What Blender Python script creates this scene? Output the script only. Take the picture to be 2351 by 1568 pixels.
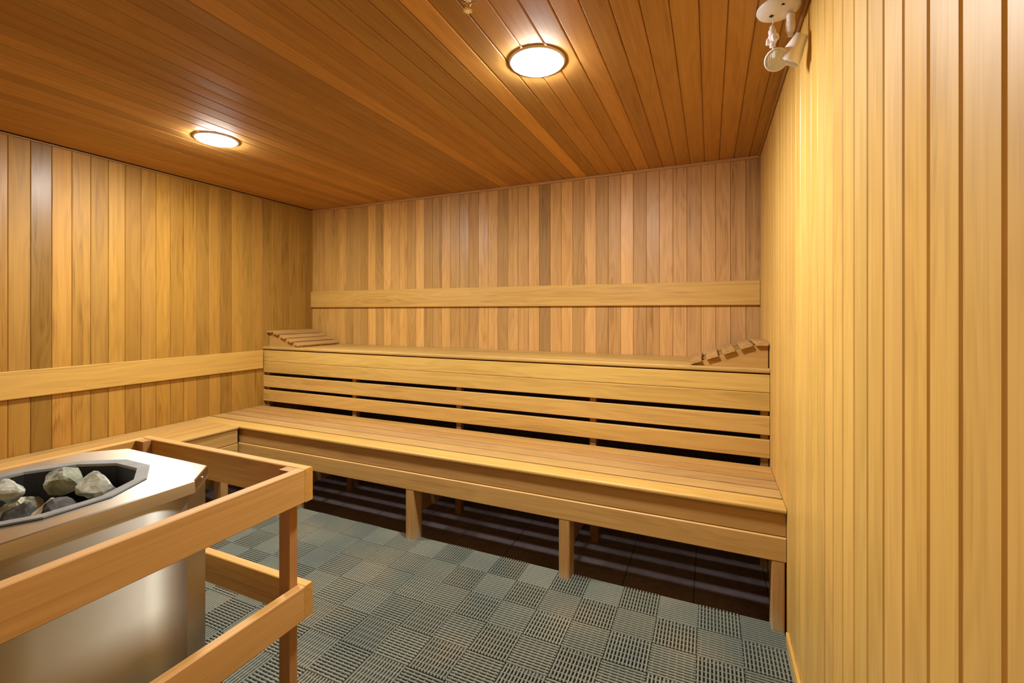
import bpy, bmesh, math, random
from mathutils import Matrix, Vector, noise

for o in list(bpy.data.objects):
    bpy.data.objects.remove(o)
sc = bpy.context.scene
C = sc.collection

# ------------------------------------------------------------------ camera, world, exposure
FPX, PY, YAW = 1029.4, 717.0, 0.4163          # focal length and horizon row in pixels of the 2351 x 1568 frame
cam_d = bpy.data.cameras.new('camera')
cam = bpy.data.objects.new('camera', cam_d)
C.objects.link(cam)
cam.location = (3.1348, -2.8396, 1.1678)
cam.rotation_euler = (math.pi / 2, 0, YAW)
cam_d.sensor_fit = 'HORIZONTAL'
cam_d.sensor_width = 36.0
cam_d.lens = FPX * 36.0 / 2351
cam_d.shift_y = (PY - 784.0) / 2351
cam_d.clip_start = 0.02
sc.camera = cam

world = bpy.data.worlds.new('world')
sc.world = world
world.use_nodes = True
world.node_tree.nodes['Background'].inputs[0].default_value = (1.0, 0.9, 0.75, 1)
world.node_tree.nodes['Background'].inputs[1].default_value = 0.02

sc.view_settings.view_transform = 'Standard'
sc.view_settings.look = 'None'
sc.view_settings.gamma = 1.0
sc.view_settings.use_curve_mapping = False
sc.view_settings.exposure = 1.10
sc.cycles.adaptive_threshold = 0.02
sc.cycles.diffuse_bounces = 4
sc.cycles.glossy_bounces = 3
sc.cycles.max_bounces = 6
LAMP = 225.0                                   # radiance of the ceiling lenses
LAMP_COL = (1.0, 0.985, 0.95, 1)

W, H, YF = 3.399, 2.050, -3.05                 # room: x 0..W, y YF..0, ceiling height
ZT = -0.025                                    # level of the tiled floor, the mats lie on it
rnd = random.Random(7)

# ------------------------------------------------------------------ materials
def mat_new(name):
    m = bpy.data.materials.new(name)
    m.use_nodes = True
    nt = m.node_tree
    for n in list(nt.nodes):
        nt.nodes.remove(n)
    out = nt.nodes.new('ShaderNodeOutputMaterial')
    b = nt.nodes.new('ShaderNodeBsdfPrincipled')
    nt.links.new(b.outputs[0], out.inputs[0])
    return m, nt, b

def node(nt, t, **kw):
    n = nt.nodes.new(t)
    for k, v in kw.items():
        setattr(n, k, v)
    return n

def mth(nt, op, a, b=None, clamp=False):
    n = node(nt, 'ShaderNodeMath', operation=op, use_clamp=clamp)
    for i, v in enumerate((a, b)):
        if v is None:
            continue
        if isinstance(v, (int, float)):
            n.inputs[i].default_value = v
        else:
            nt.links.new(v, n.inputs[i])
    return n.outputs[0]

def ramp(nt, fac, stops):
    r = node(nt, 'ShaderNodeValToRGB')
    while len(r.color_ramp.elements) < len(stops):
        r.color_ramp.elements.new(0.5)
    for e, (p, c) in zip(r.color_ramp.elements, stops):
        e.position = p
        e.color = (*c, 1) if len(c) == 3 else c
    nt.links.new(fac, r.inputs[0])
    return r.outputs[0]

def wood_material(name, rough=0.42, grain=1.0, spec=0.5, worn=False):
    """board grain runs along the object's own z axis; the tone comes from the object's colour"""
    m, nt, b = mat_new(name)
    L = nt.links.new
    tc = node(nt, 'ShaderNodeTexCoord')
    oi = node(nt, 'ShaderNodeObjectInfo')
    off = node(nt, 'ShaderNodeVectorMath', operation='MULTIPLY_ADD')
    cmb = node(nt, 'ShaderNodeCombineXYZ')
    for i in range(3):
        L(oi.outputs['Random'], cmb.inputs[i])
    L(cmb.outputs[0], off.inputs[0])
    off.inputs[1].default_value = (37.0, 53.0, 71.0)
    L(tc.outputs['Object'], off.inputs[2])
    def noi(scale, detail, rgh, dist=0.0):
        mp = node(nt, 'ShaderNodeMapping')
        mp.inputs['Scale'].default_value = scale
        L(off.outputs[0], mp.inputs[0])
        n = node(nt, 'ShaderNodeTexNoise')
        n.inputs['Scale'].default_value = 1.0
        n.inputs['Detail'].default_value = detail
        n.inputs['Roughness'].default_value = rgh
        n.inputs['Distortion'].default_value = dist
        L(mp.outputs[0], n.inputs['Vector'])
        return n.outputs['Fac']
    fine = noi((260, 260, 5.0), 2, 0.6)
    mid = noi((55, 55, 1.1), 3, 0.6)
    broad = noi((9, 9, 1.3), 1, 0.5)
    # growth rings: distorted bands across the board
    ring_in = mth(nt, 'ADD', mth(nt, 'MULTIPLY', mid, 2.2), mth(nt, 'MULTIPLY', broad, 9.0))
    ring = mth(nt, 'ADD', mth(nt, 'MULTIPLY', mth(nt, 'SINE', mth(nt, 'MULTIPLY', ring_in, 6.283)), 0.5), 0.5)
    f = mth(nt, 'ADD', mth(nt, 'MULTIPLY', fine, 0.32), mth(nt, 'MULTIPLY', mid, 0.40))
    f = mth(nt, 'ADD', f, mth(nt, 'MULTIPLY', broad, 0.34))
    f = mth(nt, 'ADD', f, mth(nt, 'MULTIPLY', ring, 0.10))
    g = grain
    tone = ramp(nt, f, [(0.30, (1 - 0.42 * g, 1 - 0.48 * g, 1 - 0.56 * g)), (0.50, (0.92, 0.905, 0.88)),
                        (0.66, (1 + 0.06 * g, 1 + 0.07 * g, 1 + 0.09 * g)), (0.85, (1 + 0.16 * g, 1 + 0.18 * g, 1 + 0.20 * g))])
    mx = node(nt, 'ShaderNodeMix', data_type='RGBA', blend_type='MULTIPLY')
    mx.inputs[0].default_value = 1.0
    L(oi.outputs['Color'], mx.inputs[6])
    L(tone, mx.inputs[7])
    base = mx.outputs[2]
    if worn:                                       # scuffed, bleached foot of a post
        sx = node(nt, 'ShaderNodeSeparateXYZ')
        L(tc.outputs['Object'], sx.inputs[0])
        hi = mth(nt, 'ADD', mth(nt, 'MULTIPLY', mid, 0.30), -0.06)
        msk = mth(nt, 'MULTIPLY', mth(nt, 'SUBTRACT', hi, sx.outputs['Z']), 14.0, True)
        m2 = node(nt, 'ShaderNodeMix', data_type='RGBA')
        L(mth(nt, 'MULTIPLY', msk, 0.75), m2.inputs[0])
        L(base, m2.inputs[6])
        m2.inputs[7].default_value = (0.52, 0.42, 0.26, 1)
        base = m2.outputs[2]
    L(base, b.inputs['Base Color'])
    rr = mth(nt, 'ADD', mth(nt, 'MULTIPLY', broad, 0.22), mth(nt, 'ADD', mth(nt, 'MULTIPLY', oi.outputs['Random'], 0.18), rough - 0.17))
    L(rr, b.inputs['Roughness'])
    b.inputs['Specular IOR Level'].default_value = spec
    bp = node(nt, 'ShaderNodeBump')
    bp.inputs['Strength'].default_value = 0.25
    bp.inputs['Distance'].default_value = 0.0012
    hgt = mth(nt, 'MULTIPLY', broad, 1.9)
    L(hgt, bp.inputs['Height'])
    L(bp.outputs[0], b.inputs['Normal'])
    return m

def plain(name, col, rough=0.5, metal=0.0, spec=0.5):
    m, nt, b = mat_new(name)
    b.inputs['Base Color'].default_value = (*col, 1)
    b.inputs['Roughness'].default_value = rough
    b.inputs['Metallic'].default_value = metal
    b.inputs['Specular IOR Level'].default_value = spec
    return m

def mottled(name, c0, c1, scale, rough, metal=0.0, bump=0.0, detail=4, aniso=0.0, axis='Z', turn=0.0):
    m, nt, b = mat_new(name)
    tc = node(nt, 'ShaderNodeTexCoord')
    n = node(nt, 'ShaderNodeTexNoise')
    n.inputs['Scale'].default_value = scale
    n.inputs['Detail'].default_value = detail
    nt.links.new(tc.outputs['Object'], n.inputs['Vector'])
    nt.links.new(ramp(nt, n.outputs['Fac'], [(0.35, c0), (0.65, c1)]), b.inputs['Base Color'])
    b.inputs['Roughness'].default_value = rough
    b.inputs['Metallic'].default_value = metal
    if aniso:
        b.inputs['Anisotropic'].default_value = aniso
        tg = node(nt, 'ShaderNodeTangent', direction_type='RADIAL', axis=axis)
        b.inputs['Anisotropic Rotation'].default_value = turn
        nt.links.new(tg.outputs[0], b.inputs['Tangent'])
    if bump:
        bp = node(nt, 'ShaderNodeBump')
        bp.inputs['Strength'].default_value = bump
        bp.inputs['Distance'].default_value = 0.004
        nt.links.new(n.outputs['Fac'], bp.inputs['Height'])
        nt.links.new(bp.outputs[0], b.inputs['Normal'])
    return m

M = {}
M['wood'] = wood_material('cedar_boards', 0.46, 1.6, 0.38)
M['bench_wood'] = wood_material('bench_wood', 0.50, 1.1)
M['ceiling_wood'] = wood_material('ceiling_cedar', 0.58, 0.9, 0.4)
M['post_wood'] = wood_material('worn_post_wood', 0.55, 1.0, 0.4, True)
M['pale_wood'] = wood_material('pale_hemlock_boards', 0.44, 0.75)
M['backing'] = mottled('dark_backing', (0.05, 0.028, 0.012), (0.08, 0.045, 0.02), 12, 0.9)
M['slab'] = mottled('dark_grout', (0.015, 0.013, 0.012), (0.025, 0.022, 0.02), 40, 0.8)
M['tile'] = mottled('dark_brown_tile', (0.18, 0.148, 0.155), (0.235, 0.195, 0.20), 25, 0.38)
M['steel'] = mottled('brushed_steel', (0.57, 0.56, 0.49), (0.63, 0.62, 0.55), 6, 0.44, 1.0, 0.0, 3, 0.95, 'Z', 0.25)
M['steel_top'] = mottled('brushed_steel_top', (0.57, 0.56, 0.49), (0.63, 0.62, 0.55), 6, 0.25, 1.0, 0.0, 3, 0.75, 'Y')
M['dull_steel'] = mottled('grey_rim_steel', (0.22, 0.24, 0.24), (0.28, 0.30, 0.30), 30, 0.45, 0.35)
M['black_steel'] = mottled('blackened_steel', (0.010, 0.010, 0.011), (0.022, 0.022, 0.023), 18, 0.6, 0.2)
M['rivet'] = plain('bright_rivet', (0.8, 0.78, 0.72), 0.2, 1.0)
M['white'] = mottled('off_white_plastic', (0.86, 0.83, 0.84), (0.90, 0.87, 0.88), 20, 0.42)
M['chrome'] = plain('chrome', (0.85, 0.85, 0.85), 0.12, 1.0)
M['hole'] = plain('dark_hole', (0.01, 0.01, 0.01), 0.8)
M['caulk'] = mottled('pale_sealant', (0.62, 0.56, 0.44), (0.70, 0.64, 0.52), 40, 0.6)

def mat_rubber():
    m, nt, b = mat_new('grey_green_vinyl_mat')
    L = nt.links.new
    ge = node(nt, 'ShaderNodeNewGeometry')
    n = node(nt, 'ShaderNodeTexNoise')
    n.inputs['Scale'].default_value = 3.2
    n.inputs['Detail'].default_value = 3
    L(ge.outputs['Position'], n.inputs['Vector'])
    n2 = node(nt, 'ShaderNodeTexNoise')
    n2.inputs['Scale'].default_value = 300
    n2.inputs['Detail'].default_value = 2
    L(ge.outputs['Position'], n2.inputs['Vector'])
    c = ramp(nt, n.outputs['Fac'], [(0.30, (0.150, 0.178, 0.150)), (0.52, (0.192, 0.206, 0.158)), (0.74, (0.255, 0.240, 0.168))])
    oi = node(nt, 'ShaderNodeObjectInfo')
    v = mth(nt, 'ADD', mth(nt, 'MULTIPLY', oi.outputs['Random'], 0.22), mth(nt, 'MULTIPLY', n2.outputs['Fac'], 0.5))
    v = mth(nt, 'ADD', v, 0.64)
    mx = node(nt, 'ShaderNodeMix', data_type='RGBA', blend_type='MULTIPLY')
    mx.inputs[0].default_value = 1.0
    L(c, mx.inputs[6])
    cv = node(nt, 'ShaderNodeCombineXYZ')
    for i in range(3):
        L(v, cv.inputs[i])
    L(cv.outputs[0], mx.inputs[7])
    L(mx.outputs[2], b.inputs['Base Color'])
    b.inputs['Roughness'].default_value = 0.5
    b.inputs['Specular IOR Level'].default_value = 0.5
    return m
M['vinyl'] = mat_rubber()

def mat_lens():
    m = bpy.data.materials.new('glowing_lens')
    m.use_nodes = True
    nt = m.node_tree
    for n in list(nt.nodes):
        nt.nodes.remove(n)
    out = node(nt, 'ShaderNodeOutputMaterial')
    e = node(nt, 'ShaderNodeEmission')
    e.inputs[0].default_value = LAMP_COL
    e.inputs[1].default_value = LAMP
    nt.links.new(e.outputs[0], out.inputs[0])
    return m
M['lens'] = mat_lens()

def mat_rock():
    m, nt, b = mat_new('pale_green_grey_rock')
    L = nt.links.new
    tc = node(nt, 'ShaderNodeTexCoord')
    oi = node(nt, 'ShaderNodeObjectInfo')
    ad = node(nt, 'ShaderNodeVectorMath', operation='ADD')
    L(tc.outputs['Object'], ad.inputs[0])
    L(oi.outputs['Location'], ad.inputs[1])
    n = node(nt, 'ShaderNodeTexNoise')
    n.inputs['Scale'].default_value = 26
    n.inputs['Detail'].default_value = 7
    n.inputs['Roughness'].default_value = 0.7
    n.inputs['Distortion'].default_value = 0.6
    L(ad.outputs[0], n.inputs['Vector'])
    c = ramp(nt, n.outputs['Fac'], [(0.30, (0.25, 0.26, 0.22)), (0.48, (0.62, 0.64, 0.55)), (0.60, (0.95, 0.95, 0.88)), (0.75, (1.15, 1.13, 1.05))])
    mx = node(nt, 'ShaderNodeMix', data_type='RGBA', blend_type='MULTIPLY')
    mx.inputs[0].default_value = 1.0
    L(oi.outputs['Color'], mx.inputs[6])
    L(c, mx.inputs[7])
    L(mx.outputs[2], b.inputs['Base Color'])
    b.inputs['Roughness'].default_value = 0.75
    bp = node(nt, 'ShaderNodeBump')
    bp.inputs['Strength'].default_value = 0.5
    bp.inputs['Distance'].default_value = 0.004
    L(n.outputs['Fac'], bp.inputs['Height'])
    L(bp.outputs[0], b.inputs['Normal'])
    return m
M['rock'] = mat_rock()

# ------------------------------------------------------------------ helpers
WM = {}                                            # world matrices of what has been placed

def link(name, data, world, parent=None, color=None):
    o = bpy.data.objects.new(name, data)
    C.objects.link(o)
    WM[o] = world
    if parent is not None:
        o.parent = parent
        o.matrix_parent_inverse = WM[parent].inverted()
    o.matrix_basis = world
    if color is not None:
        o.color = (*color, 1)
    return o

def T(x, y, z):
    return Matrix.Translation((x, y, z))

def thing(name, label, cat, loc, group=None):
    o = link(name, None, T(*loc))
    o.empty_display_size = 0.05
    return tag(o, label, cat, group)

def tag(o, label, cat, group=None):
    o['label'] = label
    o['category'] = cat
    if group:
        o['group'] = group
    return o

def frame(origin, along, front):
    """matrix whose z runs along the board and whose -y is the face side"""
    z = Vector(along).normalized()
    y = -Vector(front).normalized()
    x = y.cross(z)
    m = Matrix.Identity(4)
    for i, v in enumerate((x, y, z)):
        for r in range(3):
            m[r][i] = v[r]
    m.translation = Vector(origin)
    return m

_cache = {}
def board_mesh(w, t, L, ch=0.003, four=True, mat='wood', rnd_n=1):
    """prism, width along x (centred), thickness along y (face at -t, back at 0), length along z"""
    key = (round(w, 4), round(t, 4), round(L, 4), ch, four, mat, rnd_n)
    if key in _cache:
        return _cache[key]
    h = w / 2
    def corner(cx, cy, sx, sy):
        if rnd_n == 1:
            return [(cx - sx * ch, cy), (cx, cy - sy * ch)]
        pts = []
        for k in range(rnd_n + 1):
            a = math.pi / 2 * k / rnd_n
            pts.append((cx - sx * ch * (1 - math.sin(a)), cy - sy * ch * (1 - math.cos(a))))
        return pts
    prof = []
    prof += corner(h, -t, 1, -1)
    if four:
        prof += corner(h, 0, 1, 1)[::-1]
        prof += corner(-h, 0, -1, 1)
    else:
        prof += [(h, 0), (-h, 0)]
    prof += corner(-h, -t, -1, -1)[::-1]
    n = len(prof)
    verts = [(x, y, 0) for x, y in prof] + [(x, y, L) for x, y in prof]
    faces = [(i, (i + 1) % n, n + (i + 1) % n, n + i) for i in range(n)]
    faces += [tuple(range(n))[::-1], tuple(range(n, 2 * n))]
    me = bpy.data.meshes.new('board')
    me.from_pydata(verts, [], faces)
    bm = bmesh.new()
    bm.from_mesh(me)
    bmesh.ops.recalc_face_normals(bm, faces=bm.faces)
    bm.to_mesh(me)
    bm.free()
    me.materials.append(M[mat])
    _cache[key] = me
    return me

def board(name, w, t, L, origin, along, front, parent, color, ch=0.003, four=True, mat='bench_wood', rnd_n=1):
    color = (color[0] * 0.97, color[1] * 0.975, color[2] * 0.93)
    return link(name, board_mesh(w, t, L, ch, four, mat, rnd_n), frame(origin, along, front), parent, color)

def tone(base, lo=0.9, hi=1.08, hue=0.03):
    k = rnd.uniform(lo, hi)
    return tuple(c * k * (1 + rnd.uniform(-hue, hue)) for c in base)

def mesh_from(bm, name, mat, smooth=False):
    bmesh.ops.recalc_face_normals(bm, faces=bm.faces)
    me = bpy.data.meshes.new(name)
    bm.to_mesh(me)
    bm.free()
    me.materials.append(M[mat])
    if smooth:
        for p in me.polygons:
            p.use_smooth = True
    return me

def bm_box(bm, x0, x1, y0, y1, z0, z1):
    v = [bm.verts.new((x, y, z)) for z in (z0, z1) for y in (y0, y1) for x in (x0, x1)]
    for f in ((0, 2, 3, 1), (4, 5, 7, 6), (0, 1, 5, 4), (2, 6, 7, 3), (0, 4, 6, 2), (1, 3, 7, 5)):
        bm.faces.new([v[i] for i in f])

def bm_lathe(bm, prof, n=32, close=False, phase=0.0, mat4=None):
    rings = []
    for r, z in prof:
        ring = []
        for k in range(n):
            a = 2 * math.pi * k / n + phase
            p = Vector((r * math.cos(a), r * math.sin(a), z))
            ring.append(bm.verts.new(mat4 @ p if mat4 else p))
        rings.append(ring)
    for a, b in zip(rings, rings[1:]):
        for k in range(n):
            bm.faces.new((a[k], a[(k + 1) % n], b[(k + 1) % n], b[k]))
    if close:
        bm.faces.new(rings[0][::-1])
        bm.faces.new(rings[-1])
    return rings

def box_mesh(name, x0, x1, y0, y1, z0, z1, mat, bev=0.0):
    bm = bmesh.new()
    bm_box(bm, x0, x1, y0, y1, z0, z1)
    if bev:
        bmesh.ops.bevel(bm, geom=list(bm.edges), offset=bev, segments=2, affect='EDGES')
    return mesh_from(bm, name, mat)

def tube_mesh(name, pts, r, mat, n=8):
    bm = bmesh.new()
    rings = []
    for i, p in enumerate(pts):
        p = Vector(p)
        d = (Vector(pts[min(i + 1, len(pts) - 1)]) - Vector(pts[max(i - 1, 0)])).normalized()
        q = d.to_track_quat('Z', 'Y').to_matrix()
        rings.append([bm.verts.new(p + q @ Vector((r * math.cos(2 * math.pi * k / n), r * math.sin(2 * math.pi * k / n), 0))) for k in range(n)])
    for a, b in zip(rings, rings[1:]):
        for k in range(n):
            bm.faces.new((a[k], a[(k + 1) % n], b[(k + 1) % n], b[k]))
    bm.faces.new(rings[0][::-1])
    bm.faces.new(rings[-1])
    return mesh_from(bm, name, mat, True)

def structure(name, me):
    o = link(name, me, Matrix.Identity(4))
    o['kind'] = 'structure'
    return o

# ------------------------------------------------------------------ colours of the woods
CEDAR = (0.54, 0.305, 0.088)
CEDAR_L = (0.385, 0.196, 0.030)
CEIL = (0.50, 0.252, 0.062)
PALE = (0.66, 0.40, 0.100)
BENCH = (0.56, 0.338, 0.085)
GUARD = (0.60, 0.315, 0.068)

# ------------------------------------------------------------------ room shell
floor = structure('floor', box_mesh('floor', -0.05, W + 0.05, YF - 0.05, 0.05, ZT - 0.06, ZT - 0.004, 'slab'))
TS = 0.2885
x = 3.071 - 11 * TS
tile_me = {}
ix = 0
while x < W - 0.001:
    y = -0.002
    x0, x1 = max(x, 0.0), min(x + TS, W)
    if x1 - x0 > 0.01:
        while y > YF + 0.01:
            yy1 = max(y - (0.48 if y == -0.002 else TS), YF)
            k = (round(x1 - x0, 4), round(y - yy1, 4))
            if k not in tile_me:
                tile_me[k] = box_mesh('floor_tile', 0.0015, k[0] - 0.0015, -k[1] + 0.0015, -0.0015, 0, 0.008, 'tile', 0.001)
            link('floor_tile', tile_me[k], T(x0, y, ZT - 0.008), floor)
            y = yy1
    x += TS

wall_back = structure('wall_back', box_mesh('wall_back', -0.05, W + 0.05, 0.0, 0.06, ZT, H + 0.06, 'backing'))
wall_left = structure('wall_left', box_mesh('wall_left', -0.06, 0.0, YF, 0.0, ZT, H + 0.06, 'backing'))
wall_right = structure('wall_right', box_mesh('wall_right', W, W + 0.06, YF, 0.0, ZT, H + 0.06, 'backing'))
wall_front = structure('wall_front', box_mesh('wall_front', -0.06, W + 0.06, YF - 0.06, YF, ZT, H + 0.06, 'backing'))
ceiling = structure('ceiling', box_mesh('ceiling', -0.06, W + 0.06, YF, 0.0, H, H + 0.06, 'backing'))
BT = 0.012                                        # how far the boards stand in front of the backing
HB = H - BT - ZT
HC = H - BT

back_tones = [.95, .95, 1.0, .95, 1.06, .78, .85, .76, 1.14, .78, 1.14, .98, 1.1, .84, 1.16, .76, .84, 1.03, .84, .86,
              .78, 1.08, 1.0, .72, .98, .94, 1.04, .62, 1.0, 1.14, .82, 1.14, .80, .92, 1.2, .84, .9, 1.08, 1.02, .9,
              1.0, 1.0, .92, .86]
PB = 0.0771
for i, k in enumerate(back_tones):
    xc = W - BT + 0.008 - (len(back_tones) - i - 0.5) * PB
    pink_light = 0.75 + 0.55 * i / len(back_tones)        # yellow to pink along the wall: mixed light put into the board colour
    if xc - PB / 2 < 0:
        continue
    col = (CEDAR[0] * k * 1.02, CEDAR[1] * k * (1.03 - 0.03 * pink_light), CEDAR[2] * k * (0.30 + 0.75 * pink_light))
    board('wall_board', PB - 0.0012, BT, HC - 0.80, (xc, 0, 0.80), (0, 0, 1), (0, -1, 0), wall_back, col, 0.0018, False, 'wood')  # boards stop behind the upper bench; bare dark backing stands in for shade

left_tones = [.8, .88, .95, .82, .9, .84, .98, .92, 1.04, .76, 1.0, .84, 1.02, .9, 1.06, .98, .86, 1.12, .92, 1.04, 1.18, .64, .95, .95]
PL = 0.0797
i = 0
y = -0.004
while y - PL > YF:
    k = left_tones[i] if i < len(left_tones) else rnd.uniform(.75, 1.15)
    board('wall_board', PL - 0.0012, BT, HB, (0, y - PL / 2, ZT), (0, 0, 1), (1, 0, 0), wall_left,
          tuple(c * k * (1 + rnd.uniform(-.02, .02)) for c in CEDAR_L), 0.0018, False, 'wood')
    y -= PL
    i += 1

y = -0.003
PR = 0.0801
y0 = -0.987 + 12 * PR
y = y0 if y0 <= 0 else y0 - PR
while y - PR > YF:
    k = rnd.uniform(.93, 1.07)
    board('wall_board', PR - 0.0015, BT, HB, (W, y - PR / 2, ZT), (0, 0, 1), (-1, 0, 0), wall_right,
          tuple(c * k * (1 + rnd.uniform(-.02, .02)) for c in PALE), 0.0042, False, 'pale_wood')
    y -= PR

x = 0.002
while x + PL < W:
    k = rnd.uniform(.85, 1.1)
    board('wall_board', PL - 0.0012, BT, HB, (x + PL / 2, YF, ZT), (0, 0, 1), (0, 1, 0), wall_front,
          tuple(c * k for c in CEDAR), 0.0018, False, 'wood')
    x += PL

ceil_tones = {0: .9, 1: .95, 2: 1.0, 3: 1.0, 4: 1.0, 5: .95, 6: .95, 7: .86, 8: 1.12, 9: .9, 10: 1.0, 11: 1.05, 12: .86, 13: 1.4,
              14: .92, 15: .86, 16: .9, 17: 1.0, 18: .92, 19: .95, 20: 1.2, 21: .85, 22: .8}
PC = 0.0768
for i in range(44):
    xr = 3.335 + PC - i * PC
    x1 = min(xr, W - BT)
    x0 = max(xr - PC, BT)
    if x1 - x0 < 0.01:
        continue
    k = ceil_tones.get(i, rnd.uniform(.80, 1.16))
    board('ceiling_board', x1 - x0 - 0.0012, BT, -YF - 0.02, ((x0 + x1) / 2, -0.01, H), (0, -1, 0), (0, 0, -1), ceiling,
          tuple(c * k * (1 + rnd.uniform(-.03, .03)) for c in CEIL), 0.0034, False, 'ceiling_wood')

def trim(name, w, t, L, origin, along, front, col, ch=0.003):
    o = board(name, w, t, L, origin, along, front, None, col, ch)
    o['kind'] = 'structure'
    return o
HC = H - BT
trim('trim_1', 0.016, 0.014, W - 2 * BT, (BT, -BT, HC - 0.008), (1, 0, 0), (0, -1, 0), (0.50, 0.27, 0.12))
trim('trim_2', 0.012, 0.010, -YF - 2 * BT - 0.02, (W - BT, -BT - 0.016, HC - 0.006), (0, -1, 0), (-1, 0, 0), (0.34, 0.17, 0.055))
trim('trim_3', 0.010, 0.010, -YF - 2 * BT - 0.02, (BT, -BT - 0.016, HC - 0.005), (0, -1, 0), (1, 0, 0), (0.36, 0.18, 0.055))
trim('baseboard_right', 0.072, 0.010, YF * -1 - 1.02 - BT, (W - BT, -1.015, ZT + 0.037), (0, -1, 0), (-1, 0, 0), PALE, 0.002)

# backrest boards fixed to the walls
o = board('backrest_board', 0.137, 0.020, W - 2 * BT - 0.004, (BT + 0.002, -BT, 1.2763), (1, 0, 0), (0, -1, 0), None, (0.56, 0.325, 0.078), 0.003)
tag(o, 'long horizontal cedar backrest board on the wall above the upper bench', 'backrest')
o = board('backrest_board', 0.137, 0.020, -YF - 0.50 - BT, (BT, -0.492, 0.812), (0, -1, 0), (1, 0, 0), None, (0.55, 0.318, 0.070), 0.003)
tag(o, 'horizontal cedar backrest board on the left wall above the side bench', 'backrest')

# ------------------------------------------------------------------ upper bench
XA, XB = BT + 0.002, W - BT - 0.002
UB = thing('upper_bench', 'tall upper sauna bench with slatted wooden front along the back wall', 'bench', (W / 2, -0.25, ZT))
zu = 0.908
edges = [-0.014, -0.108, -0.202, -0.296, -0.390, -0.4845]
for a, b in zip(edges, edges[1:]):
    last = b == edges[-1]
    board('seat_board', a - b - 0.004, 0.022, XB - XA, (XA, (a + b) / 2, zu - 0.022), (1, 0, 0), (0, 0, 1), UB,
          tone((0.48, 0.29, 0.080)), 0.008 if last else 0.003, True, 'bench_wood', 3)
for z0, z1 in ((0.796, 0.880), (0.711, 0.7945), (0.601, 0.687), (0.494, 0.578)):
    board('front_slat', z1 - z0, 0.019, XB - XA, (XA, -0.456, (z0 + z1) / 2), (1, 0, 0), (0, -1, 0), UB, tone(BENCH, .96, 1.05), 0.0025)
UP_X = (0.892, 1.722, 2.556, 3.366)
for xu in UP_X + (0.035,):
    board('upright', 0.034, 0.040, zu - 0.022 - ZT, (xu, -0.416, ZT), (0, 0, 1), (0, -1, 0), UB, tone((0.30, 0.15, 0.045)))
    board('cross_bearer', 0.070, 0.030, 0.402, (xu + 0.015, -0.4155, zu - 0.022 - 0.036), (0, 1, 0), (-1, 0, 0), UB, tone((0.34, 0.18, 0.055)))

# ------------------------------------------------------------------ lower bench along the back wall
LB = thing('lower_bench', 'long lower sauna bench with boarded seat in front of the upper bench', 'bench', (W / 2, -0.72, ZT))
zl = 0.460
edges = [-0.480, -0.576, -0.674, -0.773, -0.8685, -0.977]
BX = 0.458                                        # front edge of the side bench
for i, (a, b) in enumerate(zip(edges, edges[1:])):
    last = b == edges[-1]
    board('seat_board', a - b - 0.0100, 0.020 if last else 0.012, XB - XA, (XA, (a + b) / 2, zl - (0.020 if last else 0.012)), (1, 0, 0), (0, 0, 1), LB,
          [(0.50, 0.275, 0.075), (0.46, 0.245, 0.075), (0.44, 0.25, 0.085), (0.50, 0.30, 0.10), (0.60, 0.36, 0.095)][i], 0.008 if last else 0.0012, True, 'bench_wood', 3 if last else 1)
board('fascia_board', 0.084, 0.019, XB - 0.43, (0.43, -0.939, 0.396), (1, 0, 0), (0, -1, 0), LB, (0.47, 0.262, 0.080))
board('fascia_board', 0.088, 0.024, XB - 0.43, (0.43, -0.941, 0.3085), (1, 0, 0), (0, -1, 0), LB, (0.54, 0.315, 0.098))
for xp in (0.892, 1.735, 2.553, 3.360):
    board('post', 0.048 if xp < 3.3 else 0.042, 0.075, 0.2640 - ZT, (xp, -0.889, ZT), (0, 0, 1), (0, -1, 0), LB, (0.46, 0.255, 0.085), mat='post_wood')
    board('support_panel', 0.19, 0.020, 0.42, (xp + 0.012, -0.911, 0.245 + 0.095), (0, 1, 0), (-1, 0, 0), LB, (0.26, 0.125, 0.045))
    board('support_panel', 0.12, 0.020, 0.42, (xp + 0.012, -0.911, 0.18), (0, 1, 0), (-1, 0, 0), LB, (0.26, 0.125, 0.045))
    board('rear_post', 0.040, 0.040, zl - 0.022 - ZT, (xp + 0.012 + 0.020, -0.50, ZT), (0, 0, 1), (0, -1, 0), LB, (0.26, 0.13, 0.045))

# ------------------------------------------------------------------ side bench along the left wall
SB = thing('side_bench', 'wooden side bench along the left wall behind the heater', 'bench', (0.23, -2.0, ZT))
LS = -YF - 0.979 - BT - 0.004
xe = [0.014, 0.107, 0.216, 0.326, BX]
for i, (a, b) in enumerate(zip(xe, xe[1:])):
    last = i == 3
    board('seat_board', b - a - 0.0045, 0.020, LS, ((a + b) / 2, -0.9795, zl - 0.020), (0, -1, 0), (0, 0, 1), SB,
          tone((0.52, 0.30, 0.085), .95, 1.05), 0.008 if last else 0.0012, True, 'bench_wood', 3 if last else 1)
board('fascia_board', 0.084, 0.017, LS - 0.02, (0.432, -0.982, 0.396), (0, -1, 0), (1, 0, 0), SB, (0.52, 0.30, 0.085))
board('fascia_board', 0.088, 0.019, LS - 0.02, (0.432, -0.982, 0.3085), (0, -1, 0), (1, 0, 0), SB, (0.54, 0.31, 0.090))
for yp in (-1.05, -1.70, -2.35, -3.00):
    board('post', 0.045, 0.070, 0.4395 - ZT, (0.431, yp, ZT), (0, 0, 1), (1, 0, 0), SB, (0.46, 0.25, 0.08)).location.x -= 0.070
    board('support_panel', 0.089, 0.020, 0.30, (0.020, yp + 0.03, 0.39), (1, 0, 0), (0, -1, 0), SB, (0.30, 0.15, 0.05))

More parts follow.
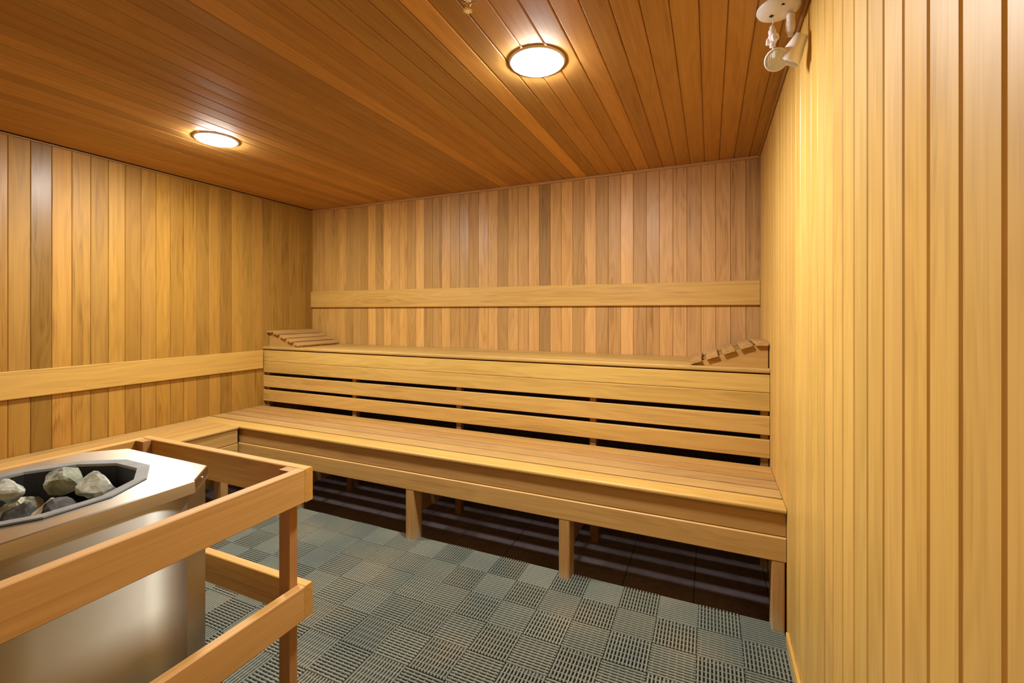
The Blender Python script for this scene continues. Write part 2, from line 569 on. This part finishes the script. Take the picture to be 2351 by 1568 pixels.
# ------------------------------------------------------------------ headrests
def headrest(label, x_wall, sgn, ya, yb):
    """sgn = +1: high end at x_wall, running down towards +x"""
    hr = thing('headrest', label, 'headrest', (x_wall + sgn * 0.17, (ya + yb) / 2, zu), 'slatted wooden headrests on the upper bench')
    col = (0.43, 0.235, 0.062)
    for yy in (ya, yb - 0.018, (ya + yb) / 2):
        bm = bmesh.new()
        prof = [(0.006, 0.0005), (0.338, 0.0005), (0.338, 0.004), (0.064, 0.104), (0.006, 0.104)]
        fr = [bm.verts.new((x_wall + sgn * px, yy, zu + pz)) for px, pz in prof]
        bk = [bm.verts.new((x_wall + sgn * px, yy + 0.018, zu + pz)) for px, pz in prof]
        n = len(prof)
        bm.faces.new(fr)
        bm.faces.new(bk[::-1])
        for i in range(n):
            bm.faces.new((fr[i], fr[(i + 1) % n], bk[(i + 1) % n], bk[i]))
        me = mesh_from(bm, 'side_panel', 'bench_wood')
        me.transform(Matrix.Translation((-x_wall, -yy, -zu)))
        rot = Matrix.Rotation(math.pi / 2, 4, 'Y')      # so that the grain runs along the panel
        me.transform(rot.inverted())
        link('side_panel', me, T(x_wall, yy, zu) @ rot, hr, col)
    L = yb - ya + 0.028
    ang = math.atan2(0.100, 0.274)
    # flat slat at the high end, then four on the slope
    board('slat', 0.054, 0.015, L, (x_wall + sgn * 0.033, ya - 0.022, zu + 0.1045), (0, 1, 0), (0, 0, 1), hr, tone((0.46, 0.26, 0.085)), 0.003)
    for k in range(4):
        s = 0.034 + k * 0.0775
        px = 0.064 + s * math.cos(ang)
        pz = 0.1045 - s * math.sin(ang)
        nx, nz = math.sin(ang), math.cos(ang)
        board('slat', 0.055, 0.015, L, (x_wall + sgn * px, ya - 0.022, zu + pz), (0, 1, 0), (sgn * nx, 0, nz), hr, tone((0.46, 0.26, 0.085)), 0.003)
    return hr
headrest('slatted wooden headrest in the bench corner against the left wall', BT, 1, -0.428, -0.055)
headrest('slatted wooden headrest on the upper bench against the pale right wall', W - BT, -1, -0.448, -0.10)

# ------------------------------------------------------------------ floor mat of interlocking squares
MS = 0.144
def mat_square():
    bm = bmesh.new()
    s = MS - 0.0008
    n = 12
    p = s / n
    top, mid, low = 0.0, -0.0045, -0.034
    for k in range(n):                                # ridges along y
        xc = -s / 2 + p * (k + 0.5)
        hw = 0.0033
        prof = [(xc - hw, mid), (xc - hw, top - 0.0018), (xc - hw + 0.0014, top), (xc + hw - 0.0014, top), (xc + hw, top - 0.0018), (xc + hw, mid)]
        a = [bm.verts.new((q[0], -s / 2, q[1])) for q in prof]
        b = [bm.verts.new((q[0], s / 2, q[1])) for q in prof]
        for i in range(5):
            bm.faces.new((a[i], a[i + 1], b[i + 1], b[i]))
        bm.faces.new(a)
        bm.faces.new(b[::-1])
    for k in range(6):                                # cross ribs under the ridges
        yc = -s / 2 + s * (k + 0.5) / 6
        bm_box(bm, -s / 2, s / 2, yc - 0.0022, yc + 0.0022, low if k in (0, 5) else mid - 0.012, mid + 0.0005)
    return mesh_from(bm, 'mat_square', 'vinyl')
msq = mat_square()
FM = thing('floor_mat', 'grey-green vinyl duckboard mat of ridged squares covering the floor', 'mat', (2.0, -2.0, ZT))
MX, MY = 2.3724, -1.3495
for i in range(-14, 8):
    for j in range(-3, 13):
        x0 = MX + i * MS
        y1 = MY - j * MS
        if x0 < 0.46 or x0 + MS > W - BT + 0.02 or y1 > -0.90 or y1 - MS < YF:
            continue
        if j == -3 and i not in (-5, -4, 1, 2):
            pass
        # keep out of the heater's footprint
        r = Matrix.Rotation(0 if (i + j) % 2 == 0 else math.pi / 2, 4, 'Z')
        link('mat_square', msq, T(x0 + MS / 2, y1 - MS / 2, 0.0125) @ r, FM)

# ------------------------------------------------------------------ guard rail around the heater
GR = thing('heater_guard', 'two-rail wooden guard fence around the sauna heater', 'guard rail', (1.76, -1.95, ZT))
GT, GW = 0.026, 0.089
gx0, gx1, gy = 1.377, 2.140, -1.938
yend = YF + BT + 0.002
for zt in (0.7463, 0.4325):
    zc = zt - GW / 2
    board('rail', GW, GT, gx1 - gx0, (gx0, gy, zc), (1, 0, 0), (0, -1, 0), GR, GUARD, 0.0022)
    board('rail', GW, GT, gy - GT - 0.0006 - yend, (gx1 - GT, gy - GT - 0.0006, zc), (0, -1, 0), (1, 0, 0), GR, (0.58, 0.315, 0.092), 0.0022)
    board('rail', GW, GT, gy - GT - 0.0006 - yend, (gx0 + GT, gy - GT - 0.0006, zc), (0, -1, 0), (-1, 0, 0), GR, GUARD, 0.0022)
ph = 0.7450 - 0.0130
pz0 = 0.0130
for xc, yb in ((gx1 - GT - 0.0205, gy - GT), (gx0 + GT + 0.0205, gy - GT), (gx1 - GT - 0.0205, yend + 0.03), (gx0 + GT + 0.0205, yend + 0.03)):
    board('post', 0.040, 0.026, ph, (xc, yb - 0.0004, pz0), (0, 0, 1), (0, -1, 0), GR, (0.42, 0.20, 0.058), 0.0015)

# ------------------------------------------------------------------ sauna heater
hx0, hx1, hy0, hy1 = 1.499, 2.020, -2.630, -2.093
hz = 0.770
hc = ((hx0 + hx1) / 2, (hy0 + hy1) / 2)
HT = thing('sauna_heater', 'stainless steel sauna heater with open rock basin inside the guard', 'heater', (hc[0], hc[1], 0.0125))
def octo(grow, ch=0.080):
    a, b = (hx1 - hx0) / 2 + grow, (hy1 - hy0) / 2 + grow
    c = ch + grow * 0.586
    return [(a, -b + c), (a, b - c), (a - c, b), (-a + c, b), (-a, b - c), (-a, -b + c), (-a + c, -b), (a - c, -b)]
def loops_mesh(name, loops, mat, cap_first=False, cap_last=False, bev=0):
    bm = bmesh.new()
    rings = [[bm.verts.new(p) for p in lp] for lp in loops]
    for a, b in zip(rings, rings[1:]):
        n = len(a)
        for k in range(n):
            bm.faces.new((a[k], a[(k + 1) % n], b[(k + 1) % n], b[k]))
    if cap_first:
        bm.faces.new(rings[0][::-1])
    if cap_last:
        bm.faces.new(rings[-1])
    return mesh_from(bm, name, mat)
def ring12(r, z):
    return [(r * math.cos(math.radians(15 + 30 * k)), r * math.sin(math.radians(15 + 30 * k)), z) for k in range(12)]
HM = T(hc[0], hc[1], 0)
# body: chamfered box with rolled corners
def bowed(grow, bow=0.018, run=0.10, n=8):
    """outline whose long sides curve in towards the chamfers"""
    a, b, c = (hx1 - hx0) / 2 + grow, (hy1 - hy0) / 2 + grow, 0.080
    q = []
    for i in range(n + 1):
        t = i / n
        q.append((a - bow * t * t, b - c - run * (1 - t)))
    q.append((a - c, b))
    out = q + [(-x, y) for x, y in q[::-1]] + [(-x, -y) for x, y in q] + [(x, -y) for x, y in q[::-1]]
    return out
body = [[(x, y, z) for x, y in bowed(-0.004)] for z in (0.10, hz - 0.026)]
bme = loops_mesh('body', body, 'steel', True, False)
for p in bme.polygons:
    p.use_smooth = True
bme.set_sharp_from_angle(angle=math.radians(15))
link('body', bme, HM, HT)
# cap: lip, edge and top plate with the round-cornered hole
bm = bmesh.new()
lip = [[bm.verts.new((x, y, z)) for x, y in octo(g)] for g, z in ((-0.005, hz - 0.030), (0.001, hz - 0.029), (0.0, hz - 0.002), (-0.003, hz))]
for a, b in zip(lip, lip[1:]):
    for k in range(8):
        bm.faces.new((a[k], a[(k + 1) % 8], b[(k + 1) % 8], b[k]))
hole = [bm.verts.new(p) for p in ring12(0.200, hz)]
es = [bm.edges.get((lip[-1][k], lip[-1][(k + 1) % 8])) for k in range(8)] + [bm.edges.new((hole[k], hole[(k + 1) % 12])) for k in range(12)]
bmesh.ops.triangle_fill(bm, edges=es, use_beauty=True)
link('top_plate', mesh_from(bm, 'top_plate', 'steel_top'), HM, HT)
rim = [ring12(0.2085, hz + 0.0012), ring12(0.2085, hz + 0.0045), ring12(0.1830, hz + 0.0030), ring12(0.1815, hz - 0.004)]
link('basin_rim', loops_mesh('basin_rim', rim, 'dull_steel'), HM, HT)['label'] = 'dark grey twelve-sided rim of the rock basin'
basin = [ring12(0.1815, hz - 0.003), ring12(0.1800, hz - 0.180)]
link('rock_basin', loops_mesh('rock_basin', basin, 'black_steel', False, True), HM, HT)['label'] = 'black inner wall of the rock basin'
bm = bmesh.new()
bm_lathe(bm, [(0.0001, 0.003), (0.0025, 0.0025), (0.0038, 0.0)], 10)
riv = mesh_from(bm, 'rivet', 'rivet', True)
for sx in (1, -1):
    for sy in (1, -1):
        n = Vector((sx, sy, 0)).normalized()
        p = Vector((hc[0] + sx * ((hx1 - hx0) / 2 - 0.040), hc[1] + sy * ((hy1 - hy0) / 2 - 0.040), hz - 0.012)) + n * 0.0008
        link('rivet', riv, Matrix.Translation(p) @ n.to_track_quat('Z', 'Y').to_matrix().to_4x4(), HT)
for sx in (1, -1):
    for sy in (1, -1):
        link('leg', box_mesh('leg', -0.015, 0.015, -0.015, 0.015, 0, 0.0875, 'black_steel', 0.002), T(hc[0] + sx * 0.18, hc[1] + sy * 0.18, 0.0125), HT)

# ------------------------------------------------------------------ rocks in the basin
def rock_mesh(seed, sx, sy, sz):
    bm = bmesh.new()
    bmesh.ops.create_icosphere(bm, subdivisions=3, radius=1.0)
    r = random.Random(seed)
    planes = []
    for _ in range(11):
        v = Vector((r.uniform(-1, 1), r.uniform(-1, 1), r.uniform(-1, 1))).normalized()
        planes.append((v, r.uniform(0.50, 0.80)))
    for v in bm.verts:
        p = v.co.copy()
        for n, d in planes:
            k = p.dot(n)
            if k > d:
                p -= n * (k - d)
        p += p.normalized() * (0.10 * noise.noise(p * 2.2 + Vector((seed * 3.1, 0, 0))) + 0.05 * noise.noise(p * 6.5 + Vector((0, seed * 2.7, 0))))
        v.co = Vector((p.x * sx, p.y * sy, p.z * sz))
    return mesh_from(bm, 'rock', 'rock')
pale_r, green_r, dark_r, tan_r = (0.80, 0.82, 0.76), (0.52, 0.56, 0.46), (0.085, 0.080, 0.075), (0.74, 0.69, 0.54)
kinds = [(pale_r, 'pale whitish'), (green_r, 'grey-green'), (dark_r, 'dark brown-black'), (tan_r, 'tan veined')]
rr = random.Random(21)
balls = []
for i in range(36):
    r = rr.uniform(0.029, 0.042)
    a, d = rr.uniform(0, 6.283), 0.13 * math.sqrt(rr.random())
    balls.append([Vector((d * math.cos(a), d * math.sin(a), 0.62 + 0.008 * i)), r])
ZB, RB = hz - 0.176, 0.169
for it in range(400):                              # let the rocks settle into the basin without overlapping
    for b in balls:
        if it < 320:
            b[0].z -= 0.002
    for _ in range(4):
        for i in range(len(balls)):
            for j in range(i):
                d = balls[i][0] - balls[j][0]
                m = balls[i][1] + balls[j][1] - d.length
                if m > 0:
                    d.normalize()
                    balls[i][0] += d * (m * 0.5)
                    balls[j][0] -= d * (m * 0.5)
        for b in balls:
            b[0].z = max(b[0].z, ZB + b[1])
            h = math.hypot(b[0].x, b[0].y)
            if h > RB - b[1]:
                b[0].x *= (RB - b[1]) / h
                b[0].y *= (RB - b[1]) / h
order = [0, 1, 2, 0, 3, 1, 0, 2, 1, 0, 3, 0, 2, 1]
for i, (p, r) in enumerate(sorted(balls, key=lambda b: -b[0].z)):
    col, kind = kinds[order[i % len(order)]]
    me = rock_mesh(100 + i, r * rr.uniform(.96, 1.08), r * rr.uniform(.92, 1.0), r * rr.uniform(.90, .99))
    o = link('heater_rock', me, Matrix.Translation(Vector((hc[0], hc[1], 0)) + p) @ Matrix.Rotation(rr.uniform(0, 6.28), 4, 'Z'), None, tuple(c * (0.8 + 0.05 * (i % 6)) for c in col))
    size = 'large' if r > 0.038 else ('small' if r < 0.033 else 'middling')
    if math.hypot(p.x, p.y) < 0.06:
        where = 'in the middle of the heater basin'
    elif abs(p.x) > abs(p.y):
        where = 'by the basin rim facing the room' if p.x > 0 else 'by the basin rim facing the side bench'
    else:
        where = 'by the basin rim facing the benches' if p.y > 0 else 'by the basin rim opposite the benches'
    where = ('on top ' if i < 15 else 'half buried ') + where
    tag(o, size + ' ' + kind + ' rock ' + where, 'rock', 'rocks in the heater basin')

# ------------------------------------------------------------------ ceiling lights
for (lx, ly), lab in (((2.585, -1.381), 'round recessed ceiling light glowing on the ceiling next to the emergency lamp'),
                      ((0.865, -1.379), 'round recessed ceiling light glowing above the side bench and heater')):
    t = thing('ceiling_light', lab, 'ceiling light', (lx, ly, HC), 'round ceiling lights')
    bm = bmesh.new()
    bm_lathe(bm, [(0.087, 0.0), (0.0875, -0.004), (0.090, -0.0065), (0.095, -0.005), (0.098, -0.0005)], 48)
    link('trim_ring', mesh_from(bm, 'trim_ring', 'white', True), T(lx, ly, HC), t)
    bm = bmesh.new()
    bm_lathe(bm, [(0.0870, -0.003), (0.0855, -0.0085), (0.076, -0.0125), (0.050, -0.0155), (0.022, -0.0168), (0.0002, -0.0172)], 48)
    link('lens', mesh_from(bm, 'lens', 'lens', True), T(lx, ly, HC), t)

# ------------------------------------------------------------------ emergency light with two lamp heads
EM = thing('emergency_light', 'white twin-head emergency lamp hanging from a round ceiling plate', 'emergency light', (3.313, -1.362, HC))
EC = Vector((3.313, -1.362, HC))
bm = bmesh.new()
bm_lathe(bm, [(0.0560, -0.0002), (0.0565, -0.004), (0.053, -0.010), (0.040, -0.018), (0.020, -0.022), (0.0003, -0.023)], 40)
link('canopy', mesh_from(bm, 'canopy', 'white', True), Matrix.Translation(EC), EM)
for dx, dy in ((-0.018, -0.004), (0.006, -0.038)):
    link('knockout_hole', box_mesh('knockout_hole', -0.004, 0.004, -0.004, 0.004, -0.002, 0.003, 'hole'), Matrix.Translation(EC + Vector((dx, dy, -0.0225 if dy > -0.02 else -0.0165))) @ Matrix.Rotation(0.6, 4, 'Z'), EM)
wire = [(3.297, -1.364, HC - 0.020), (3.300, -1.362, HC - 0.030), (3.300, -1.360, HC - 0.038), (3.2975, -1.360, HC - 0.046), (3.297, -1.360, 1.985)]
link('wire', tube_mesh('wire', wire, 0.0013, 'white'), Matrix.Identity(4), EM)

def lathe_obj(name, prof, origin, axis, mat, parent, n=24):
    bm = bmesh.new()
    bm_lathe(bm, prof, n, True)
    q = Vector(axis).normalized().to_track_quat('Z', 'Y').to_matrix().to_4x4()
    return link(name, mesh_from(bm, name, mat, True), Matrix.Translation(Vector(origin)) @ q, parent)

sw = [(0.0045, 0), (0.0065, 0.004), (0.0065, 0.010), (0.0095, 0.013), (0.0100, 0.020), (0.0085, 0.023), (0.0105, 0.030), (0.0125, 0.036),
      (0.0125, 0.044), (0.0095, 0.050), (0.0075, 0.053), (0.0075, 0.060)]
s1 = lathe_obj('swivel', sw, (3.297, -1.360, 1.990), (0.02, 0, -1), 'white', EM)
lathe_obj('pivot_screw', [(0.011, 0), (0.011, 0.006), (0.009, 0.008), (0.003, 0.008), (0.003, 0.006), (0.0005, 0.006)], (3.302, -1.368, 1.951), (0.55, -0.8, -0.1), 'white', s1)
lathe_obj('pivot_knob', [(0.009, 0), (0.009, 0.006), (0.007, 0.008)], (3.290, -1.360, 1.946), (-1, 0, 0.1), 'white', s1)
link('wire', tube_mesh('wire', [(3.299, -1.360, 1.932), (3.299, -1.360, 1.915)], 0.0016, 'white'), Matrix.Identity(4), EM)
sw2 = [(0.010, 0), (0.011, 0.008), (0.0085, 0.010), (0.0105, 0.013), (0.0105, 0.017), (0.0088, 0.019), (0.0118, 0.023), (0.0122, 0.042), (0.0098, 0.050), (0.0070, 0.053), (0.0070, 0.062)]
s2 = lathe_obj('swivel', sw2, (3.343, -1.360, 2.012), (-0.02, 0, -1), 'white', EM)

def lamp_head(lens_c, axis, back):
    """shade opening at lens_c facing along axis"""
    ax = Vector(axis).normalized()
    q = ax.to_track_quat('Z', 'Y').to_matrix().to_4x4()
    mw = Matrix.Translation(Vector(lens_c)) @ q
    bm = bmesh.new()
    R = 0.0305
    bm_lathe(bm, [(R - 0.0045, 0.000), (R - 0.001, 0.0025), (R, 0.0), (R, -0.008), (R - 0.003, -0.022), (R - 0.008, -0.042), (R - 0.014, -back), (0.0004, -back - 0.001)], 28)
    h = link('lamp_head', mesh_from(bm, 'lamp_head', 'white', True), mw, EM)
    # ribbed glass lens in front of the reflector
    bm = bmesh.new()
    rad = R - 0.0042
    nx = 26
    cols = []
    for i in range(nx + 1):
        u = -rad + 2 * rad * i / nx
        hgt = math.sqrt(max(rad * rad - u * u, 0))
        col = []
        for j in range(7):
            v = -hgt + 2 * hgt * j / 6
            col.append(bm.verts.new((u, v, 0.0005 + (0.0022 if i % 2 else 0.0) + 0.004 * (1 - (u * u + v * v) / rad ** 2))))
        cols.append(col)
    for a, b in zip(cols, cols[1:]):
        for j in range(6):
            try:
                bm.faces.new((a[j], a[j + 1], b[j + 1], b[j]))
            except ValueError:
                pass
    bmesh.ops.remove_doubles(bm, verts=bm.verts, dist=1e-6)
    link('lens', mesh_from(bm, 'lens', 'lens_glass'), mw, h)
    return h
M['lens_glass'] = plain('ribbed_reflector_glass', (0.90, 0.93, 1.0), 0.12, 0.5, 0.9)
h1 = lamp_head((3.3065, -1.376, 1.8825), (0.02, -0.80, -0.52), 0.050)
h2 = lamp_head((3.336, -1.358, 1.879), (-0.42, 0.22, -0.80), 0.070)

# ------------------------------------------------------------------ sprinkler head
SP = thing('sprinkler_head', 'small chrome fire sprinkler head on the ceiling boards', 'sprinkler', (2.530, -1.770, HC))
lathe_obj('escutcheon', [(0.0002, -0.001), (0.034, -0.0005), (0.033, 0.004), (0.014, 0.010), (0.0002, 0.010)], (2.530, -1.770, HC), (0, 0, -1), 'chrome', SP)
lathe_obj('nozzle', [(0.009, 0.008), (0.009, 0.020), (0.005, 0.022)], (2.530, -1.770, HC), (0, 0, -1), 'chrome', SP)
for sx in (-1, 1):
    link('frame_arm', tube_mesh('frame_arm', [(2.530 + sx * 0.008, -1.770, HC - 0.018), (2.530 + sx * 0.011, -1.770, HC - 0.030), (2.530 + sx * 0.003, -1.770, HC - 0.044)], 0.0015, 'chrome'), Matrix.Identity(4), SP)
bm = bmesh.new()
bm_lathe(bm, [(0.0003, 0.0), (0.004, 0.0), (0.004, 0.003), (0.0003, 0.004)], 12)
for k in range(10):
    a = 2 * math.pi * k / 10
    q = Matrix.Rotation(a, 4, 'Z')
    v = [bm.verts.new(q @ Vector(p)) for p in ((0.003, -0.0012, 0), (0.0125, -0.0026, -0.002), (0.0125, 0.0026, -0.002), (0.003, 0.0012, 0),
                                               (0.003, -0.0012, 0.0012), (0.0125, -0.0026, -0.0008), (0.0125, 0.0026, -0.0008), (0.003, 0.0012, 0.0012))]
    for f in ((0, 1, 2, 3), (7, 6, 5, 4), (0, 4, 5, 1), (1, 5, 6, 2), (2, 6, 7, 3), (3, 7, 4, 0)):
        bm.faces.new([v[i] for i in f])
link('deflector', mesh_from(bm, 'deflector', 'chrome'), T(2.530, -1.770, HC - 0.046), SP)
